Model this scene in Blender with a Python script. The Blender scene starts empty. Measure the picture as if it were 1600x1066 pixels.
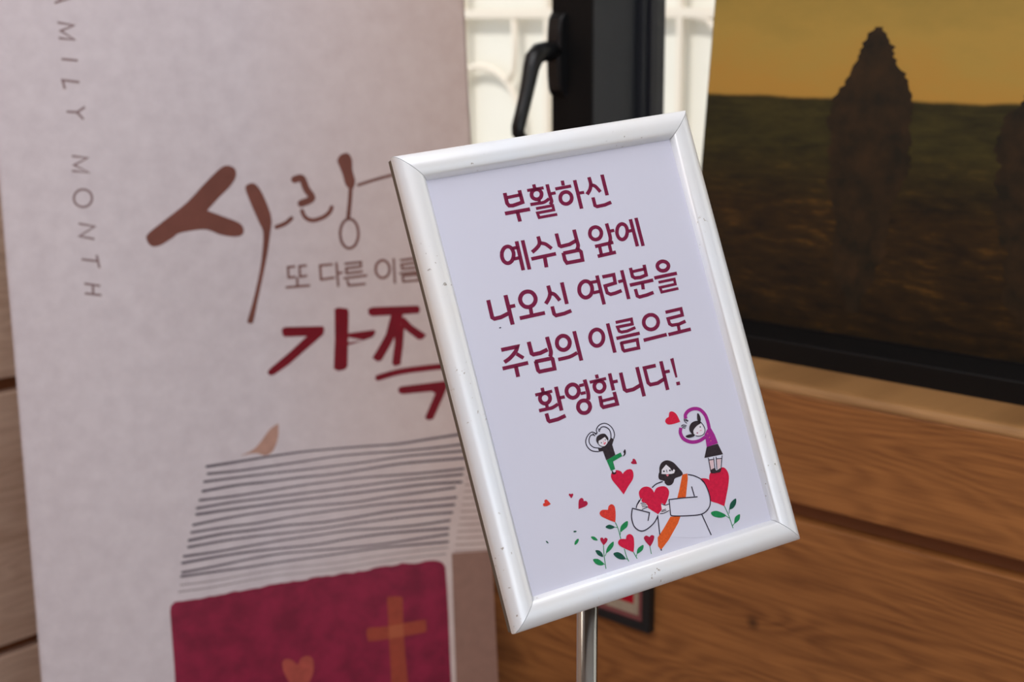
import bpy, bmesh, math, random
from mathutils import Vector, Matrix
from mathutils.geometry import tessellate_polygon
random.seed(7)
C = bpy.context.scene.collection
sc = bpy.context.scene
V = Vector

# ------------------------------------------------------------ camera, light, exposure
cam_d = bpy.data.cameras.new('camera'); cam = bpy.data.objects.new('camera', cam_d); C.objects.link(cam)
cam_d.sensor_width = 36; cam_d.lens = 50
RX, RY, RZ = ((0.7386567824, 0.1468431920, -0.6578930268), (0.6740526045, -0.1699736041, 0.7188616414), (-0.0062645108, -0.9744465357, -0.2245321916))
# columns: camera right, camera up, camera back, in world axes
cam.matrix_world = Matrix(((RX[0], -RX[1], -RX[2], 0.0), (RY[0], -RY[1], -RY[2], -1.39157517), (RZ[0], -RZ[1], -RZ[2], 1.45), (0, 0, 0, 1)))
cam_d.dof.use_dof = True; cam_d.dof.focus_distance = 1.0; cam_d.dof.aperture_fstop = 7.5
cam_d.clip_start = 0.05
sc.camera = cam
sc.view_settings.view_transform = 'Standard'; sc.view_settings.look = 'None'; sc.view_settings.gamma = 1.0
sc.view_settings.use_curve_mapping = False; sc.view_settings.exposure = 0.0

world = bpy.data.worlds.new('overcast_sky'); sc.world = world; world.use_nodes = True
bg = world.node_tree.nodes['Background']; bg.inputs[0].default_value = (0.86, 0.93, 1.0, 1); bg.inputs[1].default_value = 1.0

def light(name, typ, loc, rot, energy, color, size=None, size_y=None):
    d = bpy.data.lights.new(name, typ); d.energy = energy; d.color = color
    if typ == 'AREA':
        d.shape = 'RECTANGLE'; d.size = size; d.size_y = size_y or size
    if typ == 'SUN': d.angle = 0.02
    o = bpy.data.objects.new(name, d); o.location = loc; o.rotation_euler = rot; C.objects.link(o); return o
light('sun', 'SUN', (0, 0, 6), (math.radians(42), 0, 0), 2.1, (1.0, 0.97, 0.93))
light('entrance_daylight', 'AREA', (2.9, -2.8, 1.55), (0, math.radians(90), 0), 19, (0.88, 0.93, 1.0), 2.0, 2.2)
light('ceiling_panel_light', 'AREA', (-0.55, -1.35, 2.60), (0, 0, 0), 32, (0.96, 0.96, 1.0), 2.2, 1.8)
light('warm_downlight', 'AREA', (-1.55, -2.4, 2.60), (math.radians(25), 0, 0), 6, (1.0, 0.86, 0.72), 0.35, 0.7)

# ------------------------------------------------------------ helpers
def tag(o, label=None, cat=None, group=None, kind=None):
    if label: o['label'] = label
    if cat: o['category'] = cat
    if group: o['group'] = group
    if kind: o['kind'] = kind
    return o
def empty(name, loc=(0, 0, 0), label=None, cat=None, kind=None):
    o = bpy.data.objects.new(name, None); o.location = loc; C.objects.link(o); o.empty_display_size = 0.1
    return tag(o, label, cat, None, kind)
def link(name, me, mats, parent=None, mw=None, smooth=False):
    if not isinstance(mats, (list, tuple)): mats = [mats]
    for m in mats: me.materials.append(m)
    if smooth:
        for p in me.polygons: p.use_smooth = True
    o = bpy.data.objects.new(name, me); C.objects.link(o)
    if parent is not None:
        o.parent = parent
        o.matrix_parent_inverse = Matrix.Identity(4)
        o.matrix_local = parent_world(parent).inverted() @ (mw or Matrix.Identity(4))
    elif mw is not None: o.matrix_world = mw
    return o
def parent_world(p):
    m = p.matrix_basis.copy()
    q = p.parent
    while q is not None:
        m = q.matrix_basis @ m; q = q.parent
    return m
def from_bm(name, bm, mats, parent=None, mw=None, smooth=False):
    me = bpy.data.meshes.new(name); bm.to_mesh(me); bm.free()
    return link(name, me, mats, parent, mw, smooth)
def add_box(bm, x0, x1, y0, y1, z0, z1, bev=0.0, seg=2):
    r = bmesh.ops.create_cube(bm, size=1.0)
    vs = r['verts']
    for v in vs: v.co = V(((x0 + x1) / 2 + v.co.x * (x1 - x0), (y0 + y1) / 2 + v.co.y * (y1 - y0), (z0 + z1) / 2 + v.co.z * (z1 - z0)))
    if bev > 0:
        es = list({e for v in vs for e in v.link_edges})
        bmesh.ops.bevel(bm, geom=es, offset=bev, segments=seg, affect='EDGES', profile=0.5)
def box(name, x0, x1, y0, y1, z0, z1, m, parent=None, bev=0.0, mw=None, seg=2):
    bm = bmesh.new(); add_box(bm, x0, x1, y0, y1, z0, z1, bev, seg)
    return from_bm(name, bm, m, parent, mw)
def tube_bm(bm, pts, r, seg=16, caps=True, closed=False, sx=1.0, sy=1.0, side=None):
    rings = []; n = len(pts); pts = [V(p) for p in pts]
    for i, p in enumerate(pts):
        a = pts[(i - 1) % n] if (closed or i > 0) else p
        b = pts[(i + 1) % n] if (closed or i < n - 1) else p
        t = (b - a).normalized()
        s = V(side) if side else (V((0, 0, 1)) if abs(t.z) < 0.9 else V((1, 0, 0)))
        u = t.cross(s).normalized(); w = t.cross(u).normalized()
        rr = r[i] if isinstance(r, (list, tuple)) else r
        rings.append([bm.verts.new(p + (u * math.cos(2 * math.pi * k / seg) * sx + w * math.sin(2 * math.pi * k / seg) * sy) * rr) for k in range(seg)])
    m = n if closed else n - 1
    for i in range(m):
        A, B = rings[i], rings[(i + 1) % n]
        for k in range(seg): bm.faces.new((A[k], A[(k + 1) % seg], B[(k + 1) % seg], B[k]))
    if caps and not closed:
        bm.faces.new(rings[0][::-1]); bm.faces.new(rings[-1])
    bmesh.ops.recalc_face_normals(bm, faces=bm.faces[:])
def lathe(name, prof, m, parent=None, mw=None, seg=64):
    bm = bmesh.new(); rings = []
    for r, z in prof: rings.append([bm.verts.new((r * math.cos(2 * math.pi * k / seg), r * math.sin(2 * math.pi * k / seg), z)) for k in range(seg)])
    for A, B in zip(rings, rings[1:]):
        for k in range(seg): bm.faces.new((A[k], A[(k + 1) % seg], B[(k + 1) % seg], B[k]))
    bm.faces.new(rings[0][::-1]); bm.faces.new(rings[-1]); bmesh.ops.recalc_face_normals(bm, faces=bm.faces[:])
    o = from_bm(name, bm, m, parent, mw)
    for p in o.data.polygons: p.use_smooth = len(p.vertices) == 4
    return o

# ------------------------------------------------------------ materials
MATS = {}
def mat(name, col, rough=0.5, metal=0.0, spec=0.5, trans=0.0, ior=1.45, coat=0.0):
    m = bpy.data.materials.new(name); m.use_nodes = True
    b = m.node_tree.nodes['Principled BSDF']
    b.inputs['Base Color'].default_value = (*col, 1); b.inputs['Roughness'].default_value = rough
    b.inputs['Metallic'].default_value = metal; b.inputs['Specular IOR Level'].default_value = spec
    b.inputs['Transmission Weight'].default_value = trans; b.inputs['IOR'].default_value = ior
    b.inputs['Coat Weight'].default_value = coat
    MATS[name] = m; return m
def N(m, typ, **kw):
    n = m.node_tree.nodes.new(typ)
    for k, v in kw.items(): setattr(n, k, v)
    return n
def L(m, a, b): m.node_tree.links.new(a, b)
def coords(m, scale=(1, 1, 1), rot=(0, 0, 0), loc=(0, 0, 0)):
    t = N(m, 'ShaderNodeTexCoord'); mp = N(m, 'ShaderNodeMapping')
    mp.inputs['Scale'].default_value = scale; mp.inputs['Rotation'].default_value = rot; mp.inputs['Location'].default_value = loc
    L(m, t.outputs['Object'], mp.inputs['Vector']); return mp.outputs['Vector']
def noise(m, vec, scale, detail=4, rough=0.5, dist=0.0):
    n = N(m, 'ShaderNodeTexNoise'); n.inputs['Scale'].default_value = scale; n.inputs['Detail'].default_value = detail
    n.inputs['Roughness'].default_value = rough; n.inputs['Distortion'].default_value = dist
    L(m, vec, n.inputs['Vector']); return n.outputs['Fac']
def ramp(m, fac, stops, interp='LINEAR'):
    r = N(m, 'ShaderNodeValToRGB'); r.color_ramp.interpolation = interp
    e = r.color_ramp.elements
    while len(e) < len(stops): e.new(0.5)
    for el, (p, c) in zip(e, stops):
        el.position = p; el.color = (*c, 1) if len(c) == 3 else c
    L(m, fac, r.inputs['Fac']); return r.outputs['Color']
def mix(m, fac, a, b, mode='MIX'):
    n = N(m, 'ShaderNodeMix', data_type='RGBA', blend_type=mode)
    if isinstance(fac, float): n.inputs[0].default_value = fac
    else: L(m, fac, n.inputs[0])
    for v, s in ((a, n.inputs[6]), (b, n.inputs[7])):
        if isinstance(v, tuple): s.default_value = (*v, 1)
        else: L(m, v, s)
    return n.outputs[2]
def math_(m, op, a, b=0.0, c=None):
    n = N(m, 'ShaderNodeMath', operation=op)
    for i, v in enumerate((a, b) if c is None else (a, b, c)):
        if isinstance(v, (int, float)): n.inputs[i].default_value = v
        else: L(m, v, n.inputs[i])
    return n.outputs[0]
def bump(m, h, strength=0.2, dist=0.001):
    n = N(m, 'ShaderNodeBump'); n.inputs['Strength'].default_value = strength; n.inputs['Distance'].default_value = dist
    L(m, h, n.inputs['Height']); L(m, n.outputs[0], m.node_tree.nodes['Principled BSDF'].inputs['Normal'])
def base(m, col): L(m, col, m.node_tree.nodes['Principled BSDF'].inputs['Base Color'])

def wood(name, dark, light_, rot=0.0, rough=0.5, seed=0.0, knot=None):
    """oak veneer: long grain along local X (rot turns it), contour figure plus fine pores"""
    m = mat(name, light_, rough)
    v = coords(m, (1, 1, 1), (0, 0, rot), (seed, 0, 0))
    sep = N(m, 'ShaderNodeSeparateXYZ'); L(m, v, sep.inputs[0])
    def vec(sx, sz):
        c = N(m, 'ShaderNodeCombineXYZ')
        L(m, math_(m, 'MULTIPLY', sep.outputs['X'], sx), c.inputs[0]); L(m, math_(m, 'MULTIPLY', sep.outputs['Z'], sz), c.inputs[2]); c.inputs[1].default_value = seed
        return c.outputs[0]
    warp = noise(m, vec(1.6, 7.0), 1.0, 2, 0.5, 0.3)
    rings = math_(m, 'SINE', math_(m, 'ADD', math_(m, 'MULTIPLY', warp, 150.0), math_(m, 'MULTIPLY', noise(m, vec(14, 60), 1.0, 3), 5.0)))
    rings = math_(m, 'MULTIPLY_ADD', rings, 0.5, 0.5)
    fine = noise(m, vec(8, 520), 1.0, 4, 0.7)
    mid = noise(m, vec(2.8, 75), 1.0, 4, 0.6)
    big = noise(m, vec(1.2, 5.0), 1.0, 2, 0.5)
    f = math_(m, 'ADD', math_(m, 'MULTIPLY', rings, 0.095), math_(m, 'MULTIPLY', fine, 0.60))
    f = math_(m, 'ADD', f, math_(m, 'MULTIPLY', mid, 0.45))
    f = math_(m, 'ADD', f, math_(m, 'MULTIPLY', big, 0.35))
    col = ramp(m, math_(m, 'SUBTRACT', f, 0.24), [(0.29, dark), (0.62, light_)])
    if knot:
        t = N(m, 'ShaderNodeTexCoord'); d = N(m, 'ShaderNodeVectorMath', operation='DISTANCE')
        L(m, t.outputs['Object'], d.inputs[0]); d.inputs[1].default_value = knot
        k = ramp(m, d.outputs['Value'], [(0.0, (0, 0, 0)), (0.012, (1, 1, 1))])
        col = mix(m, k, tuple(c * 0.45 for c in dark), col)
    base(m, col); bump(m, f, 0.15, 0.0006)
    return m
OAK = wood('oak_panel_wood', (0.13, 0.040, 0.0085), (0.38, 0.148, 0.040), 0.0, 0.58, 0.0, (-0.877, 0.0, 0.721))
OAK_SIDE = wood('side_wall_oak_wood', (0.48, 0.30, 0.21), (0.74, 0.54, 0.42), math.pi / 2, 0.45, 3.0)
OAK_SILL = wood('sill_oak_wood', (0.22, 0.105, 0.035), (0.42, 0.215, 0.078), 0.0, 0.5, 5.0)
GROOVE = mat('groove_wood', (0.24, 0.09, 0.035), 0.7)
BLACK = mat('black_powder_coat', (0.0045, 0.0045, 0.005), 0.5, spec=0.25)
n_ = noise(BLACK, coords(BLACK), 900, 2); bump(BLACK, n_, 0.08, 0.0003)
LIT_BLACK = mat('lit_black_powder_coat', (0.024, 0.026, 0.032), 0.45, spec=0.4)  # black coat lightened: light falling on the right-facing sides put into the colour
n_ = noise(LIT_BLACK, coords(LIT_BLACK), 900, 2); bump(LIT_BLACK, n_, 0.08, 0.0003)
GASKET = mat('rubber_gasket', (0.012, 0.013, 0.02), 0.5)
HANDLE = mat('handle_black', (0.008, 0.008, 0.009), 0.3)
GLASS = mat('window_glass', (1, 1, 1), 0.0, trans=1.0, ior=1.3, spec=0.3)
PLASTER = mat('plaster_white', (0.72, 0.70, 0.66), 0.85); bump(PLASTER, noise(PLASTER, coords(PLASTER), 60, 5), 0.1)
FLOORM = mat('floor_stone_tile', (0.35, 0.32, 0.29), 0.35)
base(FLOORM, ramp(FLOORM, noise(FLOORM, coords(FLOORM), 8, 6), [(0.3, (0.3, 0.27, 0.24)), (0.7, (0.42, 0.39, 0.35))]))
CREAM = mat('cream_render', (0.84, 0.81, 0.72), 0.9)
base(CREAM, ramp(CREAM, noise(CREAM, coords(CREAM), 3, 4), [(0.3, (0.82, 0.79, 0.70)), (0.7, (0.87, 0.84, 0.75))]))
GRILLE = mat('painted_iron_cream', (0.84, 0.75, 0.63), 0.5)
GROUND = mat('outside_paving', (0.5, 0.47, 0.42), 0.9)
CHROME = mat('chrome', (0.62, 0.61, 0.62), 0.2, 1.0)
base(CHROME, ramp(CHROME, noise(CHROME, coords(CHROME), 30, 3), [(0.3, (0.36, 0.35, 0.345)), (0.7, (0.44, 0.43, 0.42))]))
STEEL = mat('base_steel', (0.5, 0.5, 0.52), 0.3, 1.0)
# silver-painted snap frame with scuffs
SILVER = mat('silver_anodised', (0.80, 0.81, 0.82), 0.33, 0.2)
sv = coords(SILVER)
sc1 = noise(SILVER, sv, 260, 3, 0.6); scr = ramp(SILVER, sc1, [(0.66, (0.95, 0.95, 0.97)), (0.71, (0.40, 0.36, 0.32))])
msk = ramp(SILVER, noise(SILVER, sv, 22, 2), [(0.54, (0, 0, 0)), (0.60, (1, 1, 1))])
stain = ramp(SILVER, noise(SILVER, sv, 7, 4, 0.6), [(0.35, (0.89, 0.93, 0.99)), (0.75, (0.93, 0.91, 0.88))])
base(SILVER, mix(SILVER, msk, stain, mix(SILVER, 1.0, stain, scr, 'DARKEN')))
rr = N(SILVER, 'ShaderNodeMapRange'); L(SILVER, noise(SILVER, sv, 40, 4), rr.inputs[0]); rr.inputs[3].default_value = 0.26; rr.inputs[4].default_value = 0.34
L(SILVER, rr.outputs[0], SILVER.node_tree.nodes['Principled BSDF'].inputs['Roughness'])
EDGE = mat('frame_side_dark', (0.16, 0.13, 0.10), 0.5, 0.3)
BACKB = mat('back_board', (0.05, 0.05, 0.055), 0.6)
PAPER = mat('white_paper', (0.74, 0.735, 0.86), 0.42)
pv = coords(PAPER)
base(PAPER, ramp(PAPER, noise(PAPER, pv, 9, 5), [(0.3, (0.665, 0.665, 0.79)), (0.7, (0.685, 0.69, 0.81))])); bump(PAPER, noise(PAPER, pv, 14, 3), 0.12, 0.002)
FABRIC = mat('banner_print_base', (0.6, 0.55, 0.57), 0.36, spec=0.36)
fv = coords(FABRIC)
f1 = ramp(FABRIC, noise(FABRIC, fv, 38, 5, 0.65), [(0.3, (0.60, 0.53, 0.56)), (0.7, (0.68, 0.61, 0.64))])
fs = N(FABRIC, 'ShaderNodeSeparateXYZ'); L(FABRIC, fv, fs.inputs[0])
warm = N(FABRIC, 'ShaderNodeMapRange'); L(FABRIC, fs.outputs['X'], warm.inputs[0]); warm.inputs[1].default_value = 0.30; warm.inputs[2].default_value = 0.62; warm.inputs[4].default_value = 0.85
f2 = ramp(FABRIC, noise(FABRIC, fv, 30, 5, 0.65), [(0.3, (0.60, 0.43, 0.36)), (0.7, (0.69, 0.53, 0.455))])
base(FABRIC, mix(FABRIC, warm.outputs[0], f1, f2))
def ink(name, c, rough=0.5, var=0.0, scale=60):
    m = mat(name, c, rough, spec=0.22)
    if var:
        base(m, ramp(m, noise(m, coords(m), scale, 4, 0.6), [(0.35, tuple(x * (1 - var) for x in c)), (0.65, tuple(min(1, x * (1 + var)) for x in c))]))
    return m
INK = {
 'maroon': ink('ink_maroon', (0.19, 0.012, 0.055), .45, .15, 900), 'ink': ink('ink_navy', (0.022, 0.015, 0.035), .5), 'white': ink('ink_white', (0.695, 0.70, 0.825), .42),
 'skin': ink('ink_face_white', (0.78, 0.75, 0.82), .45), 'pink': ink('ink_pink', (0.75, 0.2, 0.26), .5), 'pinkpale': ink('ink_pale_pink', (0.72, 0.52, 0.56), .5),
 'black': ink('ink_black', (0.032, 0.022, 0.028), .5, .3, 500), 'green': ink('ink_green', (0.012, 0.24, 0.075), .5, .15, 500), 'dgreen': ink('ink_dark_green', (0.008, 0.085, 0.055), .5, .2, 500),
 'crimson': ink('ink_crimson', (0.62, 0.010, 0.055), .5, .1, 400), 'darkred': ink('ink_dark_red', (0.42, 0.010, 0.05), .5, .15, 700), 'red': ink('ink_red', (0.66, 0.012, 0.05), .5, .1, 700),
 'purple': ink('ink_purple', (0.36, 0.022, 0.26), .5, .12, 700), 'magenta': ink('ink_magenta', (0.4, 0.01, 0.12)), 'orange': ink('ink_orange', (0.72, 0.11, 0.018), .5, .1, 700), 'orangered': ink('ink_orange_red', (0.68, 0.045, 0.03), .5, .15, 700),
 'faint': ink('print_faint_brown', (0.24, 0.155, 0.155), .45), 'brown': ink('print_brown', (0.18, 0.062, 0.045), .45, .1, 25), 'crim2': ink('print_crimson', (0.185, 0.0, 0.008), .4, .1, 40),
 'tan': ink('print_tan', (0.47, 0.27, 0.21), .45, .1, 60), 'navy': ink('print_dark_stripe', (0.06, 0.042, 0.065), .45, .25, 50), 'navyfaint': ink('print_faint_stripe', (0.2, 0.15, 0.16), .45),
 'side': ink('print_side_tan', (0.30, 0.165, 0.125), .4, .06, 60), 'sideline': ink('print_side_line', (0.30, 0.17, 0.14), .45), 'cover': ink('print_cover_crimson', (0.235, 0.012, 0.042), .3, .22, 26),
 'cross': ink('print_cross_orange', (0.33, 0.055, 0.03), .35, .1, 80), 'crossmid': ink('print_cross_middle', (0.42, 0.10, 0.045), .35), 'heart2': ink('print_heart_orange', (0.40, 0.075, 0.055), .35, .15, 80)}

SIGN_ART=[
('lettering','first line of maroon Korean lettering',[
('maroon',1,'L',5.25,'-439,1261 -441,1187 -430,1168 -402,1164 -322,1175 -323,1262'),
('maroon',1,'L',4.5,'-435,1226 -319,1229'),
('maroon',1,'L',5.25,'-477,1119 -279,1118'),
('maroon',1,'L',5.25,'-380,1120 -379,1045'),
('maroon',1,'L',4.75,'-202,1285 -201,1256'),
('maroon',1,'L',4.25,'-264,1250 -132,1249'),
('maroon',1,'O',5.25,'-161,1206 -165,1197 -171,1189 -179,1183 -189,1179 -199,1177 -209,1178 -219,1181 -227,1186 -234,1192 -238,1200 -239,1209 -238,1218 -234,1227 -228,1235 -220,1241 -210,1245 -200,1247 -189,1247 -180,1244 -171,1239 -165,1232 -161,1224 -159,1215'),
('maroon',1,'L',4.25,'-191,1179 -192,1153'),
('maroon',1,'C',4.5,'-267,1149 -210,1148 -158,1148 -111,1166'),
('maroon',1,'C',5.0,'-98,1269 -99,1207 -97,1161 -98,1143 -113,1124'),
('maroon',1,'L',4.25,'-92,1198 -49,1199'),
('maroon',1,'L',4.0,'-232,1114 -97,1114 -98,1082 -230,1082 -226,1048 -80,1047'),
('maroon',1,'L',4.75,'28,1276 26,1240'),
('maroon',1,'L',4.5,'-44,1226 87,1227'),
('maroon',1,'O',5.25,'67,1143 62,1132 55,1122 45,1115 33,1110 21,1107 9,1108 -2,1111 -12,1117 -19,1125 -24,1135 -25,1146 -23,1157 -19,1168 -11,1177 -2,1185 10,1190 22,1192 34,1192 45,1189 55,1183 62,1174 67,1165 68,1154'),
('maroon',1,'L',5.25,'126,1264 122,1054'),
('maroon',1,'L',4.25,'135,1167 176,1166'),
('maroon',1,'C',5.25,'246,1267 247,1229 243,1206 226,1176 195,1148'),
('maroon',1,'C',5.0,'243,1210 277,1195 307,1148'),
('maroon',1,'L',5.25,'356,1269 354,1115'),
('maroon',1,'L',5.0,'236,1119 235,1059 250,1049 315,1050 372,1061'),
]),
('lettering','second line of maroon Korean lettering',[
('maroon',1,'O',5.2,'-492,827 -498,812 -506,800 -516,789 -528,782 -540,778 -552,778 -563,782 -572,790 -579,801 -582,814 -583,828 -580,843 -575,857 -566,870 -556,880 -544,888 -532,891 -520,891 -509,887 -500,880 -494,869 -490,856 -489,842'),
('maroon',1,'L',4.55,'-493,872 -444,872'),
('maroon',1,'L',4.55,'-500,798 -451,799'),
('maroon',1,'L',5.2,'-444,915 -450,709'),
('maroon',1,'L',5.2,'-397,914 -402,705'),
('maroon',1,'C',5.2,'-272,920 -271,884 -281,860 -309,839 -348,819'),
('maroon',1,'C',5.04,'-272,873 -229,856 -192,817'),
('maroon',1,'L',5.04,'-367,774 -169,776'),
('maroon',1,'L',5.36,'-262,770 -269,696'),
('maroon',1,'L',5.2,'-126,915 -126,828 -115,819 -45,822 13,839'),
('maroon',1,'C',5.36,'19,918 19,844 19,802 2,774'),
('maroon',1,'L',5.2,'-111,769 16,769 29,754 24,695 -103,697 -113,720 -112,773'),
('maroon',1,'O',5.2,'228,855 223,844 215,834 205,826 194,821 181,819 169,819 157,823 147,829 140,838 135,848 134,860 136,871 141,882 148,892 158,900 170,905 182,907 195,907 206,903 216,897 224,888 228,878 230,867'),
('maroon',1,'C',5.2,'289,917 291,835 287,801 274,776'),
('maroon',1,'L',4.55,'302,858 337,858'),
('maroon',1,'L',4.87,'150,771 304,775'),
('maroon',1,'L',4.87,'186,765 183,697'),
('maroon',1,'L',4.87,'267,770 265,705'),
('maroon',1,'L',5.04,'150,699 304,702'),
('maroon',1,'O',5.2,'439,830 433,816 425,803 415,793 404,786 392,782 380,782 370,786 362,793 356,803 353,816 352,830 355,844 361,858 369,871 379,881 390,888 402,892 414,892 424,888 433,881 439,871 442,858 442,844'),
('maroon',1,'L',4.55,'444,831 480,832'),
('maroon',1,'L',5.2,'491,914 490,712'),
('maroon',1,'L',5.2,'539,916 537,706'),
]),
('lettering','third line of maroon Korean lettering',[
('maroon',1,'L',5.4,'-766,558 -769,436 -755,424 -705,425 -645,439'),
('maroon',1,'L',5.63,'-630,566 -633,358'),
('maroon',1,'L',4.95,'-622,482 -578,482'),
('maroon',1,'O',5.63,'-414,494 -420,481 -430,470 -442,461 -456,455 -472,452 -487,453 -502,458 -514,466 -523,477 -529,489 -531,503 -530,517 -524,530 -514,542 -502,551 -488,557 -472,559 -457,558 -443,554 -430,546 -421,535 -415,522 -412,508'),
('maroon',1,'L',5.18,'-469,445 -473,399'),
('maroon',1,'L',5.18,'-569,390 -370,389'),
('maroon',1,'C',5.4,'-293,569 -292,531 -295,509 -312,481 -346,449'),
('maroon',1,'C',5.18,'-294,514 -261,499 -233,450'),
('maroon',1,'L',5.4,'-182,571 -186,416'),
('maroon',1,'L',5.18,'-303,422 -303,368 -291,354 -224,355 -165,364'),
('maroon',1,'O',5.46,'39,478 33,464 24,451 13,441 -1,434 -14,431 -28,431 -41,436 -51,444 -59,455 -64,468 -65,482 -62,497 -56,512 -47,524 -36,534 -22,541 -8,545 5,544 18,540 29,532 36,521 41,507 42,493'),
('maroon',1,'L',4.51,'37,528 99,526'),
('maroon',1,'L',4.51,'40,453 96,453'),
('maroon',1,'L',5.23,'105,567 102,356'),
('maroon',1,'L',4.99,'144,549 239,548 234,488 148,482 150,432 174,416 212,417 269,425'),
('maroon',1,'L',5.23,'312,567 308,355'),
('maroon',1,'L',4.51,'260,491 312,493'),
('maroon',1,'L',4.99,'387,571 386,507 402,493 446,488 500,497 504,572'),
('maroon',1,'L',4.28,'391,541 508,542'),
('maroon',1,'L',4.99,'346,450 546,450'),
('maroon',1,'L',4.99,'452,447 445,400'),
('maroon',1,'L',4.99,'382,415 383,364 399,353 464,355 522,363'),
('maroon',1,'O',5.46,'702,526 697,517 690,510 681,505 670,501 658,500 645,501 634,504 624,509 616,517 611,525 609,534 610,543 614,551 621,558 631,564 642,567 654,569 666,568 678,564 688,559 695,552 701,544 703,535'),
('maroon',1,'L',4.99,'559,463 756,462'),
('maroon',1,'L',4.04,'584,426 721,424 719,387 585,387 589,352 735,352'),
]),
('lettering','fourth line of maroon Korean lettering',[
('maroon',1,'C',5.36,'-765,207 -703,206 -640,205 -640,205 -663,175 -716,140 -765,121'),
('maroon',1,'L',4.95,'-660,158 -617,119'),
('maroon',1,'L',5.16,'-790,82 -592,80'),
('maroon',1,'L',5.36,'-689,77 -692,3'),
('maroon',1,'L',5.57,'-548,219 -548,137 -537,127 -483,126 -422,138'),
('maroon',1,'C',5.57,'-402,224 -401,136 -404,109 -416,86'),
('maroon',1,'L',5.36,'-539,76 -409,73 -403,66 -407,-1 -524,3 -533,15 -533,80'),
('maroon',1,'O',5.57,'-241,148 -247,136 -255,125 -266,117 -278,112 -291,109 -304,110 -317,115 -327,122 -335,132 -340,143 -341,155 -339,168 -334,180 -326,191 -315,199 -303,204 -290,207 -277,206 -264,201 -254,194 -246,184 -241,173 -239,160'),
('maroon',1,'C',4.95,'-362,54 -309,53 -261,55 -204,69'),
('maroon',1,'L',5.36,'-185,220 -188,9'),
('maroon',1,'O',5.38,'28,129 22,115 13,103 1,93 -12,86 -26,83 -40,84 -53,89 -63,97 -71,108 -76,121 -77,136 -75,151 -69,165 -60,177 -48,187 -35,193 -21,196 -7,196 6,191 17,183 25,172 30,159 31,144'),
('maroon',1,'L',5.25,'90,220 87,8'),
('maroon',1,'L',4.25,'155,214 287,212 284,176 160,179 165,148 182,138 228,136 301,147'),
('maroon',1,'L',4.75,'128,103 324,101'),
('maroon',1,'L',4.75,'151,63 290,60 284,1 165,4 157,16 158,69'),
('maroon',1,'O',5.38,'496,147 489,134 480,123 467,115 453,109 437,107 422,108 407,113 395,121 385,131 379,144 377,157 379,171 385,184 395,195 407,204 422,209 437,212 453,210 468,206 480,198 490,187 496,175 498,161'),
('maroon',1,'L',5.0,'340,45 539,47'),
('maroon',1,'L',4.75,'576,204 711,204 709,157 583,155 585,116 602,103 663,99 722,109'),
('maroon',1,'L',4.75,'653,99 650,55'),
('maroon',1,'L',5.0,'552,43 748,44'),
]),
('lettering','fifth line of maroon Korean lettering',[
('maroon',1,'L',4.73,'-537,-108 -537,-137'),
('maroon',1,'L',4.28,'-601,-145 -468,-147'),
('maroon',1,'O',5.18,'-498,-191 -502,-200 -508,-207 -516,-213 -526,-217 -536,-218 -546,-217 -555,-214 -563,-208 -569,-201 -573,-192 -574,-183 -573,-174 -569,-166 -563,-158 -555,-152 -546,-149 -536,-147 -526,-148 -516,-152 -508,-157 -502,-164 -498,-173 -497,-182'),
('maroon',1,'L',4.5,'-536,-223 -536,-246'),
('maroon',1,'C',4.73,'-603,-255 -546,-256 -500,-257 -450,-243'),
('maroon',1,'L',5.4,'-432,-124 -436,-292'),
('maroon',1,'L',4.5,'-428,-204 -385,-206'),
('maroon',1,'L',5.18,'-554,-285 -553,-333 -545,-343 -480,-343 -416,-332'),
('maroon',1,'O',5.4,'-268,-192 -273,-203 -281,-212 -291,-220 -303,-225 -315,-227 -328,-226 -339,-221 -349,-214 -356,-205 -361,-195 -362,-183 -361,-171 -356,-160 -348,-150 -338,-143 -326,-138 -314,-136 -301,-137 -290,-141 -280,-148 -273,-157 -268,-168 -266,-180'),
('maroon',1,'L',4.28,'-255,-157 -217,-157'),
('maroon',1,'L',4.28,'-260,-212 -219,-213'),
('maroon',1,'C',5.4,'-202,-124 -200,-199 -204,-240 -215,-265'),
('maroon',1,'O',5.4,'-213,-316 -218,-326 -226,-335 -236,-343 -247,-347 -259,-349 -272,-347 -283,-343 -293,-337 -300,-328 -305,-317 -307,-306 -305,-295 -300,-284 -293,-275 -283,-268 -271,-263 -259,-262 -247,-263 -235,-267 -225,-274 -218,-283 -213,-293 -212,-304'),
('maroon',1,'L',4.73,'-101,-110 -101,-138'),
('maroon',1,'L',4.28,'-168,-151 -34,-153'),
('maroon',1,'O',5.18,'-61,-204 -65,-213 -72,-221 -81,-227 -91,-231 -101,-233 -112,-232 -122,-228 -130,-223 -137,-215 -141,-206 -142,-196 -141,-187 -137,-177 -130,-170 -122,-163 -112,-159 -101,-158 -90,-159 -80,-163 -72,-168 -65,-176 -61,-185 -60,-195'),
('maroon',1,'L',5.18,'3,-124 -1,-246'),
('maroon',1,'L',4.5,'8,-188 51,-190'),
('maroon',1,'L',5.18,'-117,-260 -122,-328 -113,-342 1,-344 1,-258'),
('maroon',1,'L',4.28,'-118,-298 -6,-299'),
('maroon',1,'L',5.36,'91,-138 87,-259 101,-273 156,-274 222,-257'),
('maroon',1,'L',5.36,'231,-128 227,-340'),
('maroon',1,'L',5.16,'384,-149 288,-147 287,-255 301,-272 362,-274 430,-255'),
('maroon',1,'L',5.36,'434,-129 428,-339'),
('maroon',1,'L',4.54,'436,-210 485,-212'),
('maroon',1,'F',0.0,'513,-129 543,-127 534,-268 517,-268'),
('maroon',1,'F',0.0,'512,-300 543,-301 541,-326 510,-325'),
]),
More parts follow.
